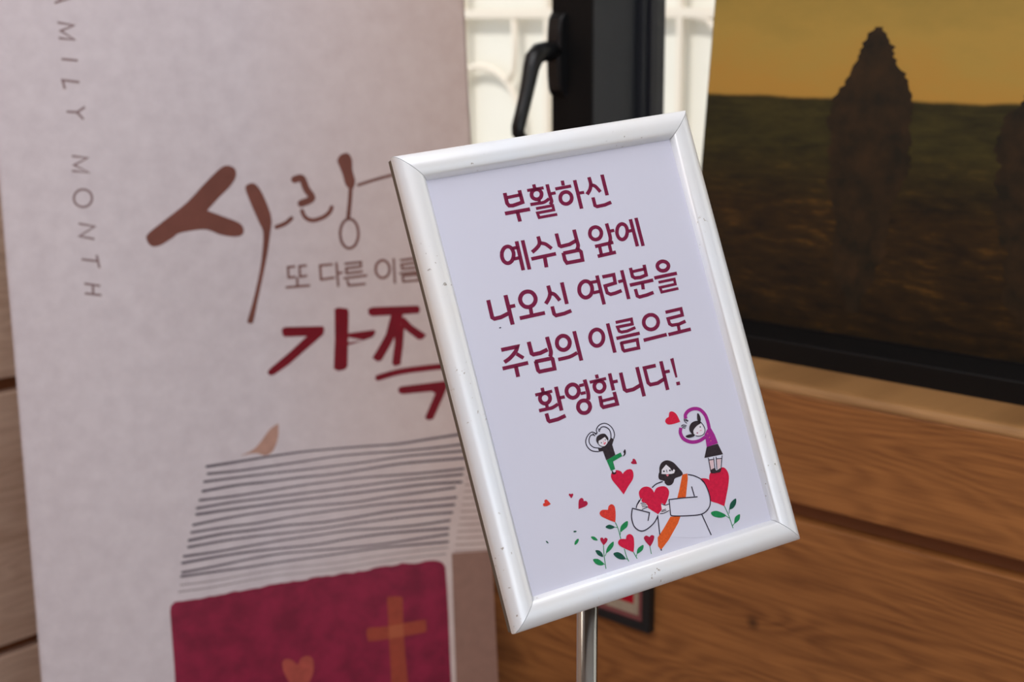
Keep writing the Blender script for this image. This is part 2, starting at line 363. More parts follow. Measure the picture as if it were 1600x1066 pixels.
('printed_figure','small printed figure in a black shirt and green trousers making a heart with the arms',[
('white',1,'G',0.0,'-211,-497 -249,-487 -296,-507 -318,-541 -314,-580 -286,-612 -237,-631 -200,-620 -224,-608 -267,-592 -288,-560 -284,-531 -266,-510 -239,-509 -221,-507'),
('white',1,'G',0.0,'-214,-496 -210,-477 -178,-454 -136,-452 -102,-475 -84,-509 -83,-546 -98,-574 -122,-570 -110,-539 -113,-503 -137,-478 -166,-473 -191,-487'),
('ink',2,'C',1.18,'-218,-508 -250,-488 -288,-503 -315,-538 -313,-578 -286,-612 -237,-630'),
('ink',2,'C',1.18,'-239,-509 -266,-508 -287,-533 -289,-563 -267,-592 -224,-608'),
('ink',2,'C',1.18,'-214,-506 -210,-477 -178,-454 -136,-452 -102,-475 -84,-509 -83,-546 -98,-572'),
('ink',2,'C',1.18,'-191,-487 -166,-472 -137,-478 -113,-503 -110,-539 -121,-570'),
('ink',2,'L',1.18,'-246,-498 -235,-520'),
('ink',2,'L',1.18,'-234,-495 -223,-513'),
('ink',2,'L',1.18,'-197,-478 -181,-487'),
('ink',2,'L',1.18,'-211,-497 -218,-509'),
('ink',2,'L',1.18,'-198,-488 -188,-498'),
('skin',2,'G',0.0,'-229,-568 -217,-550 -168,-538 -146,-555 -145,-573 -159,-600 -185,-605 -213,-594'),
('ink',3,'C',0.79,'-229,-570 -216,-592 -189,-606 -159,-600 -145,-573'),
('black',3,'G',0.0,'-234,-552 -222,-528 -190,-517 -157,-522 -140,-547 -139,-567 -148,-571 -157,-555 -163,-544 -193,-553 -217,-559 -222,-574 -232,-567'),
('ink',4,'O',0.66,'-199,-576 -199,-577 -199,-577 -199,-578 -200,-578 -200,-578 -201,-578 -201,-578 -202,-577 -202,-577 -202,-576 -202,-576 -202,-576 -202,-575 -202,-575 -201,-575 -201,-574 -200,-574 -200,-574 -199,-575 -199,-575 -199,-575 -199,-576 -198,-576'),
('ink',4,'O',0.66,'-163,-564 -163,-565 -163,-565 -164,-565 -164,-565 -164,-565 -165,-565 -165,-565 -166,-565 -166,-565 -166,-564 -166,-564 -166,-563 -166,-563 -166,-562 -166,-562 -165,-562 -165,-562 -164,-562 -164,-562 -163,-562 -163,-563 -163,-563 -163,-564'),
('pink',4,'G',0.0,'-185,-583 -164,-579 -171,-592 -182,-594'),
('pink',4,'L',0.53,'-182,-565 -179,-578'),
('black',3,'F',0.0,'-204,-634 -197,-701 -117,-682 -121,-609 -97,-576 -116,-559 -144,-582 -174,-602 -210,-608 -236,-608 -236,-631'),
('green',3,'F',0.0,'-195,-702 -117,-683 -72,-676 -66,-703 -148,-722 -147,-776 -182,-780'),
('white',3,'F',0.0,'-72,-678 -51,-677 -50,-701 -68,-704'),
('black',4,'G',0.0,'-50,-677 -32,-663 -32,-686 -45,-702 -63,-705 -47,-690'),
('white',3,'F',0.0,'-171,-781 -147,-778 -148,-794 -167,-798'),
('black',5,'G',0.0,'-173,-779 -164,-797 -146,-796 -138,-786 -153,-808 -179,-803'),
]),
('printed_heart','printed red heart under the figure in green trousers',[
('crimson',2,'G',0.0,'-132,-961 -132,-961 -161,-902 -191,-843 -191,-810 -172,-790 -139,-786 -109,-801 -98,-823 -98,-823 -81,-811 -53,-803 -22,-810 -15,-839 -32,-877 -83,-918'),
]),
('printed_heart','tiny printed dark red heart between two figures',[
('darkred',2,'G',0.0,'32,-783 32,-783 -1,-776 -13,-763 3,-755 3,-755 9,-743 22,-745 30,-760'),
]),
('printed_figure','small printed figure with black hair, purple top and black skirt',[
('purple',2,'C',5.52,'512,-569 518,-542 552,-520 601,-516 647,-534 677,-578 685,-633 681,-694'),
('purple',2,'C',5.52,'453,-622 439,-656 449,-699 486,-730 529,-745 580,-746 632,-732'),
('purple',3,'F',0.0,'632,-726 621,-804 722,-800 713,-733 696,-682 662,-684 646,-699 628,-716'),
('pink',4,'O',0.92,'659,-714 658,-714 658,-715 658,-715 657,-715 656,-715 656,-715 655,-715 655,-715 655,-714 654,-714 654,-713 654,-713 655,-713 655,-712 655,-712 656,-712 656,-712 657,-712 658,-712 658,-712 658,-713 659,-713 659,-713'),
('pink',4,'O',0.92,'665,-744 665,-744 665,-744 664,-745 664,-745 663,-745 663,-745 662,-745 662,-744 662,-744 661,-743 661,-743 661,-743 662,-742 662,-742 662,-741 663,-741 663,-741 664,-741 664,-741 665,-742 665,-742 665,-743 666,-743'),
('pink',4,'O',0.92,'669,-769 669,-770 669,-770 668,-770 668,-771 667,-771 667,-770 666,-770 666,-770 665,-770 665,-769 665,-769 665,-768 665,-768 666,-767 666,-767 667,-767 667,-767 668,-767 668,-767 669,-768 669,-768 669,-768 669,-769'),
('black',3,'F',0.0,'621,-804 578,-874 739,-886 719,-803'),
('white',2,'F',0.0,'612,-879 731,-887 690,-988 603,-976'),
('pinkpale',3,'F',0.0,'612,-898 649,-904 632,-968 611,-975 602,-967'),
('pinkpale',3,'F',0.0,'673,-907 712,-913 684,-978 664,-983'),
('ink',4,'L',1.05,'611,-881 602,-974'),
('ink',4,'L',1.05,'655,-888 639,-976'),
('ink',4,'L',1.05,'676,-889 655,-979'),
('ink',4,'L',1.05,'728,-892 690,-983'),
('ink',4,'L',1.05,'607,-897 652,-902'),
('ink',4,'L',1.05,'672,-903 720,-912'),
('black',5,'G',0.0,'601,-971 640,-964 649,-983 690,-976 678,-1001 647,-1000 605,-993'),
('skin',3,'G',0.0,'547,-663 584,-640 621,-627 638,-666 639,-697 612,-715 576,-712 546,-690'),
('ink',4,'C',0.92,'629,-626 642,-654 643,-685 620,-711 582,-714 555,-705'),
('black',5,'G',0.0,'534,-694 517,-659 527,-627 558,-606 602,-606 630,-623 616,-631 584,-640 549,-663 543,-687'),
('black',5,'G',0.0,'618,-554 630,-567 632,-602 615,-622 603,-602 608,-575'),
('black',5,'G',0.0,'472,-689 504,-684 547,-692 540,-706 494,-706'),
('ink',5,'O',0.79,'613,-654 613,-654 613,-655 612,-655 611,-655 611,-655 610,-655 609,-655 609,-655 608,-654 608,-654 608,-653 608,-652 608,-652 609,-651 609,-651 610,-651 611,-651 611,-651 612,-651 613,-651 613,-652 613,-652 613,-653'),
('magenta',5,'O',1.05,'577,-690 577,-690 576,-691 576,-691 575,-691 574,-691 574,-691 573,-691 572,-691 572,-690 572,-690 571,-689 572,-688 572,-688 572,-687 573,-687 574,-687 574,-687 575,-687 576,-687 576,-687 577,-688 577,-688 577,-689'),
('pink',5,'L',0.66,'598,-678 616,-678'),
('ink',4,'C',0.92,'499,-566 496,-583 511,-604'),
('ink',4,'C',0.92,'507,-570 528,-589'),
('ink',4,'C',0.92,'498,-574 522,-592'),
('ink',4,'C',0.92,'457,-614 476,-606 504,-619'),
('ink',4,'C',0.92,'462,-621 487,-635'),
('ink',4,'C',0.92,'468,-613 497,-626'),
]),
('printed_heart','printed bright red heart left of the purple figure',[
('red',2,'G',0.0,'461,-580 461,-580 447,-523 421,-496 394,-496 379,-526 379,-526 354,-533 341,-552 357,-575 398,-582'),
]),
('printed_figure','printed bearded figure in a white robe with an orange sash',[
('white',1,'G',0.0,'100,-971 144,-953 205,-950 363,-945 409,-954 459,-976 515,-1024 537,-1097 536,-1171 506,-1223 436,-1249 464,-1413 64,-1298 87,-1173 39,-1211 -29,-1237 -78,-1233 -116,-1192 -118,-1126 -95,-1067 -64,-1075 -48,-1050 29,-1019'),
('orange',2,'F',0.0,'366,-943 409,-946 402,-980 347,-1102 275,-1094 314,-1033'),
('orange',2,'F',0.0,'184,-1202 265,-1219 230,-1262 125,-1351 44,-1402 28,-1372 42,-1314 108,-1266'),
('ink',2,'L',1.59,'45,-1395 45,-1408'),
('black',3,'G',0.0,'189,-883 200,-849 227,-822 272,-816 317,-841 347,-885 371,-932 353,-950 299,-955 278,-979 253,-991 224,-986 209,-965 209,-951 176,-931 172,-912 182,-889'),
('skin',4,'F',0.0,'202,-898 212,-870 257,-844 281,-873 290,-901 309,-889 316,-901 302,-917 280,-917 243,-910'),
('ink',5,'O',1.12,'228,-885 228,-886 228,-887 227,-887 226,-887 225,-887 224,-887 224,-887 223,-887 222,-886 222,-885 222,-885 222,-884 222,-883 223,-883 224,-882 224,-882 225,-882 226,-882 227,-882 228,-883 228,-883 228,-884 229,-885'),
('ink',5,'O',1.12,'279,-892 278,-893 278,-893 277,-894 276,-894 275,-894 274,-894 274,-894 273,-893 272,-892 272,-892 272,-891 272,-890 272,-890 273,-889 274,-889 274,-888 275,-888 276,-888 277,-889 278,-889 278,-890 279,-890 279,-891'),
('ink',5,'L',0.8,'249,-879 248,-899'),
('pink',5,'G',0.0,'236,-912 257,-916 244,-926'),
('ink',5,'C',1.28,'100,-971 139,-955 196,-951'),
('ink',5,'C',1.28,'409,-954 459,-976 515,-1024 537,-1097 536,-1171 506,-1223 436,-1249 318,-1230 213,-1204 188,-1192'),
('ink',5,'C',1.28,'414,-1042 416,-1114'),
('ink',5,'C',1.28,'436,-1249 469,-1410'),
('ink',5,'C',1.28,'-22,-1028 -52,-1056 -64,-1075'),
('ink',5,'C',1.28,'-94,-1069 -118,-1126 -116,-1192 -78,-1234 -29,-1237 39,-1211 87,-1173'),
('ink',5,'C',1.28,'87,-1166 64,-1298'),
('ink',5,'L',1.28,'188,-1192 208,-1085 315,-1100 440,-1124'),
('ink',5,'L',1.28,'-96,-1068 29,-1132 1,-1183'),
('skin',4,'G',0.0,'-1,-1022 -50,-1057 -60,-1076 -20,-1097 27,-1090 21,-1068 10,-1054 -18,-1050'),
('skin',4,'G',0.0,'139,-1095 164,-1112 196,-1120 186,-1162 139,-1164 108,-1160 129,-1140'),
('ink',5,'C',0.96,'-5,-1021 -44,-1051'),
('ink',5,'C',0.96,'-23,-1053 17,-1060'),
('ink',5,'C',0.96,'-19,-1065 21,-1074'),
('ink',5,'C',0.96,'-18,-1078 24,-1087'),
('ink',5,'C',0.96,'-24,-1096 26,-1091'),
('ink',5,'C',0.96,'138,-1097 165,-1114 198,-1114'),
('ink',5,'C',0.96,'108,-1160 139,-1164 186,-1158'),
('ink',5,'C',0.96,'128,-1143 163,-1141'),
('ink',5,'C',0.96,'122,-1151 165,-1151'),
]),
('printed_heart','large printed red heart held by the robed figure',[
('crimson',3,'G',0.0,'93,-1160 93,-1160 30,-1100 -7,-1042 -15,-993 -4,-967 29,-951 66,-955 94,-977 106,-1008 106,-1008 134,-983 178,-981 213,-996 225,-1032 200,-1077 152,-1124'),
]),
('printed_heart','printed red heart under the purple figure',[
('crimson',1,'G',0.0,'638,-1244 638,-1244 590,-1211 536,-1177 538,-1134 529,-1065 501,-1011 537,-1013 567,-1029 570,-1041 570,-1041 582,-1003 608,-983 649,-997 701,-974 732,-995 741,-1043 718,-1105 677,-1177'),
]),
('printed_plant','printed green stem with three leaves',[
('green',2,'C',1.12,'638,-1242 653,-1318 661,-1411'),
('dgreen',2,'G',0.0,'668,-1278 668,-1278 695,-1235 747,-1215 738,-1250 705,-1275'),
('green',2,'G',0.0,'515,-1259 558,-1257 603,-1282 630,-1311 584,-1314 529,-1290'),
('green',2,'L',0.96,'628,-1311 656,-1338'),
('green',2,'G',0.0,'682,-1380 702,-1341 746,-1331 732,-1365 700,-1380'),
('green',2,'L',0.96,'664,-1393 686,-1379'),
('dgreen',2,'L',0.96,'659,-1304 671,-1275'),
]),
('printed_flower','printed heart flower right of the larger heart flowers',[
('darkred',2,'G',0.0,'-35,-1357 -35,-1357 -60,-1312 -64,-1286 -42,-1277 -20,-1293 -20,-1293 -1,-1285 18,-1297 6,-1323 -18,-1346'),
('green',1,'L',1.12,'-35,-1355 -39,-1409'),
]),
('printed_flower','printed orange heart flower with two leaves',[
('orangered',2,'G',0.0,'-251,-1128 -251,-1128 -308,-1090 -345,-1059 -350,-1034 -325,-1021 -282,-1031 -282,-1031 -268,-1007 -242,-1002 -225,-1025 -232,-1073'),
('green',1,'C',1.18,'-251,-1128 -242,-1178 -242,-1247'),
('dgreen',2,'G',0.0,'-334,-1139 -300,-1131 -265,-1157 -302,-1162'),
('green',1,'L',0.92,'-267,-1157 -245,-1165'),
('green',2,'G',0.0,'-232,-1201 -218,-1166 -181,-1146 -154,-1146 -169,-1179 -208,-1195'),
('green',1,'L',0.92,'-239,-1220 -230,-1199'),
]),
('printed_flower','printed crimson heart flower with two leaves',[
('crimson',3,'G',0.0,'-172,-1360 -172,-1360 -227,-1321 -265,-1287 -269,-1262 -246,-1248 -204,-1258 -204,-1258 -189,-1236 -161,-1235 -143,-1261 -153,-1314'),
('green',1,'C',1.18,'-235,-1319 -233,-1376 -225,-1410'),
('dgreen',2,'G',0.0,'-326,-1327 -291,-1327 -260,-1352 -246,-1387 -286,-1379 -316,-1354'),
('green',1,'L',0.92,'-248,-1385 -229,-1392'),
('green',1,'L',1.18,'-172,-1359 -157,-1410'),
('green',2,'G',0.0,'-148,-1375 -131,-1344 -84,-1332 -94,-1360 -126,-1375'),
('green',1,'L',0.92,'-159,-1393 -146,-1373'),
]),
('printed_flower','printed small heart flower at the left with three leaves',[
('darkred',2,'G',0.0,'-384,-1254 -384,-1254 -397,-1219 -394,-1201 -377,-1202 -371,-1215 -371,-1215 -356,-1208 -342,-1221 -356,-1239'),
('green',1,'C',1.18,'-384,-1252 -400,-1324 -411,-1410'),
('green',2,'G',0.0,'-379,-1309 -365,-1281 -335,-1259 -303,-1250 -312,-1277 -344,-1299'),
('green',1,'L',0.92,'-393,-1327 -376,-1307'),
('dgreen',2,'G',0.0,'-453,-1270 -426,-1279 -409,-1304 -411,-1328 -441,-1308 -452,-1288'),
('green',2,'G',0.0,'-489,-1324 -454,-1330 -428,-1355 -416,-1377 -448,-1377 -479,-1355'),
('green',1,'L',0.92,'-420,-1373 -406,-1384'),
]),
('printed_leaf','small loose printed leaf',[
('green',2,'G',0.0,'-462,-1174 -436,-1179 -417,-1209 -448,-1199'),
]),
('printed_leaf','small loose printed leaf',[
('green',2,'G',0.0,'-597,-1192 -588,-1173 -568,-1161 -555,-1163 -564,-1180 -580,-1191'),
]),
('printed_leaf','small loose printed leaf',[
('dgreen',2,'G',0.0,'-582,-1105 -567,-1102 -556,-1110 -571,-1113'),
]),
('printed_leaf','small loose printed leaf',[
('dgreen',2,'G',0.0,'-799,-1112 -789,-1115 -782,-1131 -792,-1128'),
]),
('printed_heart','tiny printed orange heart at the far left',[
('orangered',2,'G',0.0,'-694,-884 -694,-884 -727,-890 -751,-882 -748,-867 -735,-865 -735,-865 -733,-849 -717,-846 -704,-864'),
]),
('printed_heart','tiniest printed red heart',[
('darkred',2,'G',0.0,'-532,-885 -532,-885 -544,-860 -537,-851 -528,-858 -528,-858 -515,-856 -511,-865 -521,-877'),
]),
('printed_heart','small printed crimson heart pointing down left',[
('darkred',2,'G',0.0,'-500,-969 -500,-969 -483,-917 -460,-902 -446,-911 -446,-927 -446,-927 -427,-932 -421,-950 -441,-964'),
]),
('speck','tiny black speck on the paper',[
('ink',2,'G',0.0,'-739,357 -729,360 -722,356 -733,352'),
]),
]
BANNER_ART=[
('printed_letter','faint grey-brown printed capital on the left edge',[
('faint',1,'L',3.29,'435,6308 527,6293 443,6252 530,6202 429,6217'),
]),
('printed_letter','faint grey-brown printed capital on the left edge',[
('faint',1,'L',3.29,'444,5891 538,5868 442,5813 530,5790'),
]),
('printed_letter','faint grey-brown printed capital on the left edge',[
('faint',1,'L',3.29,'514,6888 419,6899'),
]),
('printed_letter','faint grey-brown printed capital on the left edge',[
('faint',1,'L',3.29,'514,6756 415,6772 425,6718'),
]),
('printed_letter','faint grey-brown printed capital on the left edge',[
('faint',1,'L',3.29,'424,6580 486,6574 535,6605'),
('faint',1,'L',3.29,'486,6574 521,6530'),
]),
('printed_letter','faint grey-brown printed capital on the left edge',[
('faint',1,'L',3.29,'445,5669 537,5652'),
('faint',1,'L',3.29,'536,5690 547,5609'),
]),
('printed_letter','faint grey-brown printed capital on the left edge',[
('faint',1,'L',3.29,'449,5517 543,5497'),
('faint',1,'L',3.29,'448,5456 546,5438'),
('faint',1,'L',3.29,'499,5508 498,5447'),
]),
('printed_letter','faint grey-brown printed capital on the left edge',[
('faint',1,'O',3.29,'535,6044 532,6030 526,6017 516,6006 505,5998 491,5993 477,5992 463,5995 451,6001 440,6010 432,6021 428,6035 427,6049 430,6063 437,6075 446,6086 458,6094 471,6099 485,6100 499,6098 512,6092 522,6083 530,6071 534,6058'),
]),
('printed_letter','faint grey-brown printed capital on the left edge',[
('faint',1,'L',3.5,'413,7120 507,7101 427,7069 506,7014 413,7026'),
]),
('printed_letter','faint grey-brown printed capital on the left edge',[
('faint',1,'L',3.5,'405,7237 507,7268 398,7307'),
('faint',1,'L',3.3,'438,7247 438,7293'),
]),
('printed_letter','faint grey-brown printed capital on the left edge',[
('faint',1,'L',3.3,'396,7479 499,7464 502,7395'),
('faint',1,'L',3.3,'448,7472 451,7418'),
]),
('lettering','large brown brush-written Korean word',[
('brown',1,'G',0.0,'845,5771 861,5810 973,5891 1110,5990 1222,6098 1321,6187 1375,6214 1425,6193 1430,6142 1393,6084 1309,6007 1235,5933 1235,5933 1327,5893 1431,5844 1458,5798 1439,5763 1385,5758 1306,5776 1209,5814 1058,5800 1003,5769 922,5727 871,5728'),
('brown',1,'G',0.0,'1485,6060 1507,6090 1547,6090 1584,6042 1625,5932 1640,5850 1624,5756 1599,5635 1563,5501 1518,5340 1480,5203 1455,5194 1442,5209 1484,5329 1536,5503 1565,5637 1580,5772 1558,5841 1518,5951'),
('brown',1,'R',6.57,'1668,5805 1726,5825 1769,5857'),
('brown',1,'R',11.16,'1805,6106 1851,6111 1877,6042 1908,5980 1837,5949'),
('brown',1,'R',6.57,'1840,5901 1858,5859 1905,5836 1975,5853 2019,5885 2034,5915'),
('brown',1,'G',0.0,'2089,6217 2113,6253 2160,6262 2185,6220 2185,6152 2198,6083 2184,6035 2160,6030 2133,6058 2117,6127 2099,6183'),
('brown',1,'R',6.57,'2167,6043 2155,5947 2138,5838'),
('brown',1,'O',4.27,'2199,5734 2196,5709 2188,5687 2178,5667 2164,5652 2149,5644 2133,5641 2118,5645 2104,5656 2093,5672 2084,5692 2080,5716 2079,5741 2083,5766 2090,5788 2101,5808 2114,5822 2129,5831 2145,5834 2160,5830 2174,5819 2186,5803 2194,5783 2199,5759'),
('brown',1,'R',4.6,'2217,6052 2338,6084 2496,6119 2626,6145'),
]),
('lettering','small brown Korean lettering under the large word',[
('brown',1,'L',3.61,'1774,5543 1725,5541 1726,5473 1772,5475'),
('brown',1,'L',3.61,'1848,5545 1801,5544 1800,5474 1847,5478'),
('brown',1,'L',3.61,'1780,5471 1781,5416'),
('brown',1,'L',3.61,'1702,5410 1862,5413'),
('brown',1,'L',3.61,'2018,5542 1935,5540 1936,5447 2027,5455'),
('brown',1,'L',3.61,'2043,5554 2046,5393'),
('brown',1,'L',3.61,'2043,5482 2081,5485'),
('brown',1,'L',3.61,'2095,5541 2205,5546 2203,5517 2105,5511 2105,5478 2213,5484'),
('brown',1,'L',3.61,'2083,5446 2241,5456'),
('brown',1,'L',3.61,'2107,5434 2115,5397 2228,5401'),
('brown',1,'L',3.61,'2424,5559 2423,5391'),
('brown',1,'L',3.61,'2466,5543 2573,5550 2576,5521 2473,5514 2477,5485 2590,5489'),
('brown',1,'L',3.61,'2456,5455 2610,5460'),
('brown',1,'L',3.61,'2476,5437 2587,5441 2589,5403 2480,5400 2476,5444'),
('brown',1,'O',3.94,'2393,5488 2391,5473 2385,5459 2377,5448 2367,5439 2355,5434 2343,5433 2331,5435 2320,5442 2311,5452 2304,5464 2300,5479 2300,5494 2302,5509 2307,5523 2316,5534 2326,5543 2337,5548 2350,5550 2362,5547 2373,5540 2382,5530 2388,5518 2392,5503'),
]),
('lettering','bold crimson brush-written Korean word',[
('crim2',1,'F',0.0,'1660,5140 1682,5152 1930,5140 1939,5120 1929,5085 1810,4994 1694,4905 1591,4844 1564,4841 1547,4864 1572,4891 1699,4983 1821,5082 1673,5088 1661,5107'),
('crim2',1,'F',0.0,'2013,5248 2038,5256 2099,5244 2105,5219 2076,4863 2058,4842 2012,4835 1983,4854 2003,5048'),
('crim2',2,'F',0.0,'2089,5081 2265,5093 2276,5078 2257,5046 2193,5028 2093,5055'),
('crim2',2,'F',0.0,'2085,5019 2193,5028 2170,5022 2101,5005 2084,5003'),
('crim2',1,'F',0.0,'2234,5233 2263,5244 2572,5234 2586,5208 2575,5181 2454,5181 2259,5183 2234,5199'),
('crim2',1,'F',0.0,'2385,5188 2467,5183 2450,5127 2373,4986 2305,4884 2276,4878 2243,4906 2280,4959 2343,5056'),
('crim2',1,'F',0.0,'2404,5119 2473,5114 2456,4980 2431,4846 2388,4838 2373,4862 2399,4995'),
('crim2',1,'F',0.0,'2441,5162 2475,5162 2524,5105 2619,5033 2588,5004 2559,5006 2493,5062 2449,5105'),
('crim2',1,'R',9.98,'2275,4770 2420,4799 2595,4809 2759,4812'),
('crim2',1,'F',0.0,'2405,4688 2426,4700 2730,4712 2750,4682 2712,4604 2634,4459 2598,4454 2576,4473 2657,4632 2633,4648 2429,4646 2407,4660'),
]),
('printed_leaf','tan leaf shape above the striped pages',[
('tan',1,'G',0.0,'1338,4332 1338,4332 1440,4377 1539,4486 1599,4521 1599,4521 1590,4430 1555,4349 1503,4317 1438,4340'),
]),
('printed_stripes','dark hand-drawn stripes of the printed page stack',[
('navy',1,'T',4.0,'1118,4285 1322,4296 1529,4308 1738,4318 1949,4319 2163,4317 2380,4313 2601,4326 2824,4337'),
('navy',1,'T',3.6,'1121,4238 1327,4236 1536,4244 1748,4254 1963,4267 2179,4268 2399,4263 2622,4263 2847,4267'),
('navy',1,'T',3.6,'1095,4188 1304,4192 1516,4195 1731,4198 1948,4204 2169,4211 2393,4224 2619,4224 2849,4220'),
('navy',1,'T',4.0,'1081,4127 1292,4141 1504,4142 1720,4148 1938,4149 2160,4162 2385,4176 2612,4175 2842,4170'),
('navy',1,'T',3.6,'1058,4071 1269,4072 1483,4081 1701,4093 1921,4101 2144,4107 2369,4102 2597,4098 2829,4098'),
('navy',1,'T',3.6,'1038,4020 1251,4032 1465,4035 1683,4040 1904,4046 2128,4053 2356,4061 2585,4062 2818,4059'),
('navy',1,'T',4.0,'1032,3980 1244,3986 1458,3990 1675,3996 1896,4001 2119,4007 2345,4014 2575,4018 2807,4008'),
('navy',1,'T',3.6,'1006,3914 1216,3932 1428,3943 1643,3948 1860,3948 2080,3947 2304,3961 2530,3967 2759,3974'),
('navy',1,'T',3.6,'991,3866 1203,3874 1417,3876 1635,3891 1855,3901 2078,3908 2304,3913 2533,3908 2765,3906'),
('navy',1,'T',4.0,'972,3816 1184,3831 1398,3832 1616,3837 1836,3832 2059,3843 2286,3858 2516,3861 2748,3857'),
('navy',1,'T',3.6,'965,3772 1177,3784 1390,3788 1606,3787 1825,3789 2048,3800 2273,3807 2501,3811 2732,3805'),
('navy',1,'T',3.6,'932,3716 1144,3719 1360,3730 1578,3741 1799,3747 2023,3756 2249,3749 2478,3745 2711,3752'),
('navy',1,'T',4.0,'920,3673 1132,3684 1347,3690 1565,3688 1785,3686 2010,3701 2237,3709 2467,3706 2699,3698'),
('navy',1,'T',3.6,'915,3612 1128,3624 1343,3641 1561,3651 1781,3646 2004,3641 2230,3641 2460,3650 2694,3657'),
('navy',1,'T',3.6,'907,3586 1120,3588 1335,3589 1553,3596 1775,3601 2000,3608 2227,3616 2457,3612 2691,3605'),
('navyfaint',1,'T',1.6,'898,3531 1111,3530 1328,3541 1547,3550 1769,3547 1994,3550 2223,3563 2454,3568 2689,3565'),
('navyfaint',1,'T',1.6,'884,3487 1097,3487 1313,3498 1532,3506 1753,3504 1978,3507 2207,3520 2438,3525 2672,3522'),
]),
('printed_side_panel','tan printed side of the book with faint lines',[
('side',1,'F',0.0,'2712,3522 3074,3500 3523,3460 3440,1679 2681,1812'),
('sideline',1,'L',1.6,'2863,4121 2972,4113 3215,4106'),
('sideline',1,'L',1.6,'2853,4076 2962,4068 3213,4060'),
('sideline',1,'L',1.6,'2843,4031 2952,4023 3211,4013'),
('sideline',1,'L',1.6,'2833,3985 2942,3977 3208,3967'),
('sideline',1,'L',1.6,'2823,3940 2931,3932 3206,3920'),
('sideline',1,'L',1.6,'2812,3895 2921,3887 3204,3874'),
('sideline',1,'L',1.6,'2802,3850 2911,3841 3201,3827'),
('sideline',1,'L',1.6,'2792,3804 2901,3796 3199,3780'),
('sideline',1,'L',1.6,'2782,3759 2891,3750 3197,3733'),
('sideline',1,'L',1.6,'2771,3714 2880,3705 3194,3687'),
('sideline',1,'L',1.6,'2761,3668 2870,3659 3192,3640'),
('sideline',1,'L',1.6,'2751,3623 2860,3614 3190,3593'),
('sideline',1,'L',1.6,'2741,3578 2850,3568 3188,3546'),
('sideline',1,'L',1.6,'2731,3532 2839,3523 3185,3499'),
]),
('printed_cover','crimson book cover with a deckled top edge',[
('cover',1,'F',0.0,'820,3363 826,3399 854,3426 899,3424 980,3425 1013,3423 1046,3426 1079,3431 1112,3428 1145,3431 1178,3431 1212,3438 1245,3441 1270,3436 1295,3437 1337,3441 1379,3443 1404,3440 1429,3445 1472,3453 1514,3453 1548,3455 1582,3453 1603,3454 1624,3458 1671,3453 1718,3455 1735,3461 1753,3466 1787,3468 1821,3465 1856,3467 1890,3461 1925,3466 1960,3472 1986,3472 2012,3467 2038,3467 2065,3474 2099,3470 2135,3473 2170,3484 2206,3488 2250,3489 2294,3484 2329,3487 2365,3497 2409,3488 2454,3482 2490,3484 2526,3491 2562,3490 2598,3486 2642,3468 2663,3435 2666,3312 2667,3096 2662,2734 2661,2369 2648,1855 2617,1823 802,2036 775,2076 817,2832 821,3004 820,3175'),
]),
('printed_cross','faded orange cross on the printed cover',[
('cross',2,'G',0.0,'2249,3263 2273,3274 2335,3266 2355,3245 2349,3085 2351,2870 2357,2660 2353,2327 2344,2237 2232,2255 2228,2347 2244,2687 2245,3010 2248,3153'),
('cross',2,'G',0.0,'2097,3052 2120,3076 2217,3071 2485,3085 2506,3064 2506,3010 2480,2995 2301,2985 2123,2981 2100,3004'),
('crossmid',3,'F',0.0,'2247,3071 2349,3076 2349,2988 2247,2983'),
]),
('printed_heart','faded orange heart on the printed cover',[
('heart2',2,'G',0.0,'1621,2675 1621,2675 1541,2810 1519,2901 1540,2933 1582,2924 1622,2881 1622,2881 1650,2926 1694,2936 1725,2907 1726,2836 1691,2752'),
]),
]

# ------------------------------------------------------------ the setting
FR = 0.15      # front plane of the window frame
wb = tag(empty('wall_back', (0, 0, 0)), kind='structure')
box('backing_board', -2.065, 2.2, 0.022, 0.30, 0.0, 0.99, GROOVE, wb)
for z0, z1, xs in ((0.887, 1.0185, (-2.065, -0.1, 2.2)), (0.45, 0.866, (-2.065, 0.25, 2.2)), (0.0, 0.43, (-2.065, -0.4, 2.2))):
    for a, b in zip(xs, xs[1:]):
        box('wood_panel', a + 0.0015, b - 0.0015, 0.0, 0.03, z0, z1, OAK, wb, 0.002)
box('upper_wall', -2.065, 2.2, 0.0, 0.30, 2.16, 2.62, PLASTER, wb)
box('window_jamb', -2.065, -1.985, 0.0, 0.30, 1.0305, 2.16, PLASTER, wb)
box('right_pier', 1.30, 2.2, 0.0, 0.30, 1.0305, 2.16, PLASTER, wb)

wl = tag(empty('wall_left', (-2.065, 0, 0)), kind='structure')
box('backing_board', -2.20, -2.087, -4.0, 0.30, 0.0, 2.62, GROOVE, wl)
for z0, z1 in ((0.0, 0.43), (0.45, 0.868), (0.892, 1.30), (1.322, 1.73), (1.752, 2.16), (2.182, 2.6)):
    for a, b in ((-3.98, -2.2), (-2.2, 0.0)):
        box('wood_panel', -2.09, -2.065, a + 0.0015, b - 0.0015, z0, z1, OAK_SIDE, wl, 0.002)
tag(box('wall_front', -2.2, 3.0, -4.1, -4.0, 0, 2.62, OAK), kind='structure')
tag(box('ceiling', -2.2, 3.1, -4.1, 0.32, 2.62, 2.76, PLASTER), kind='structure')
tag(box('floor', -2.2, 6.0, -4.1, 0.30, -0.1, 0.0, FLOORM), kind='structure')

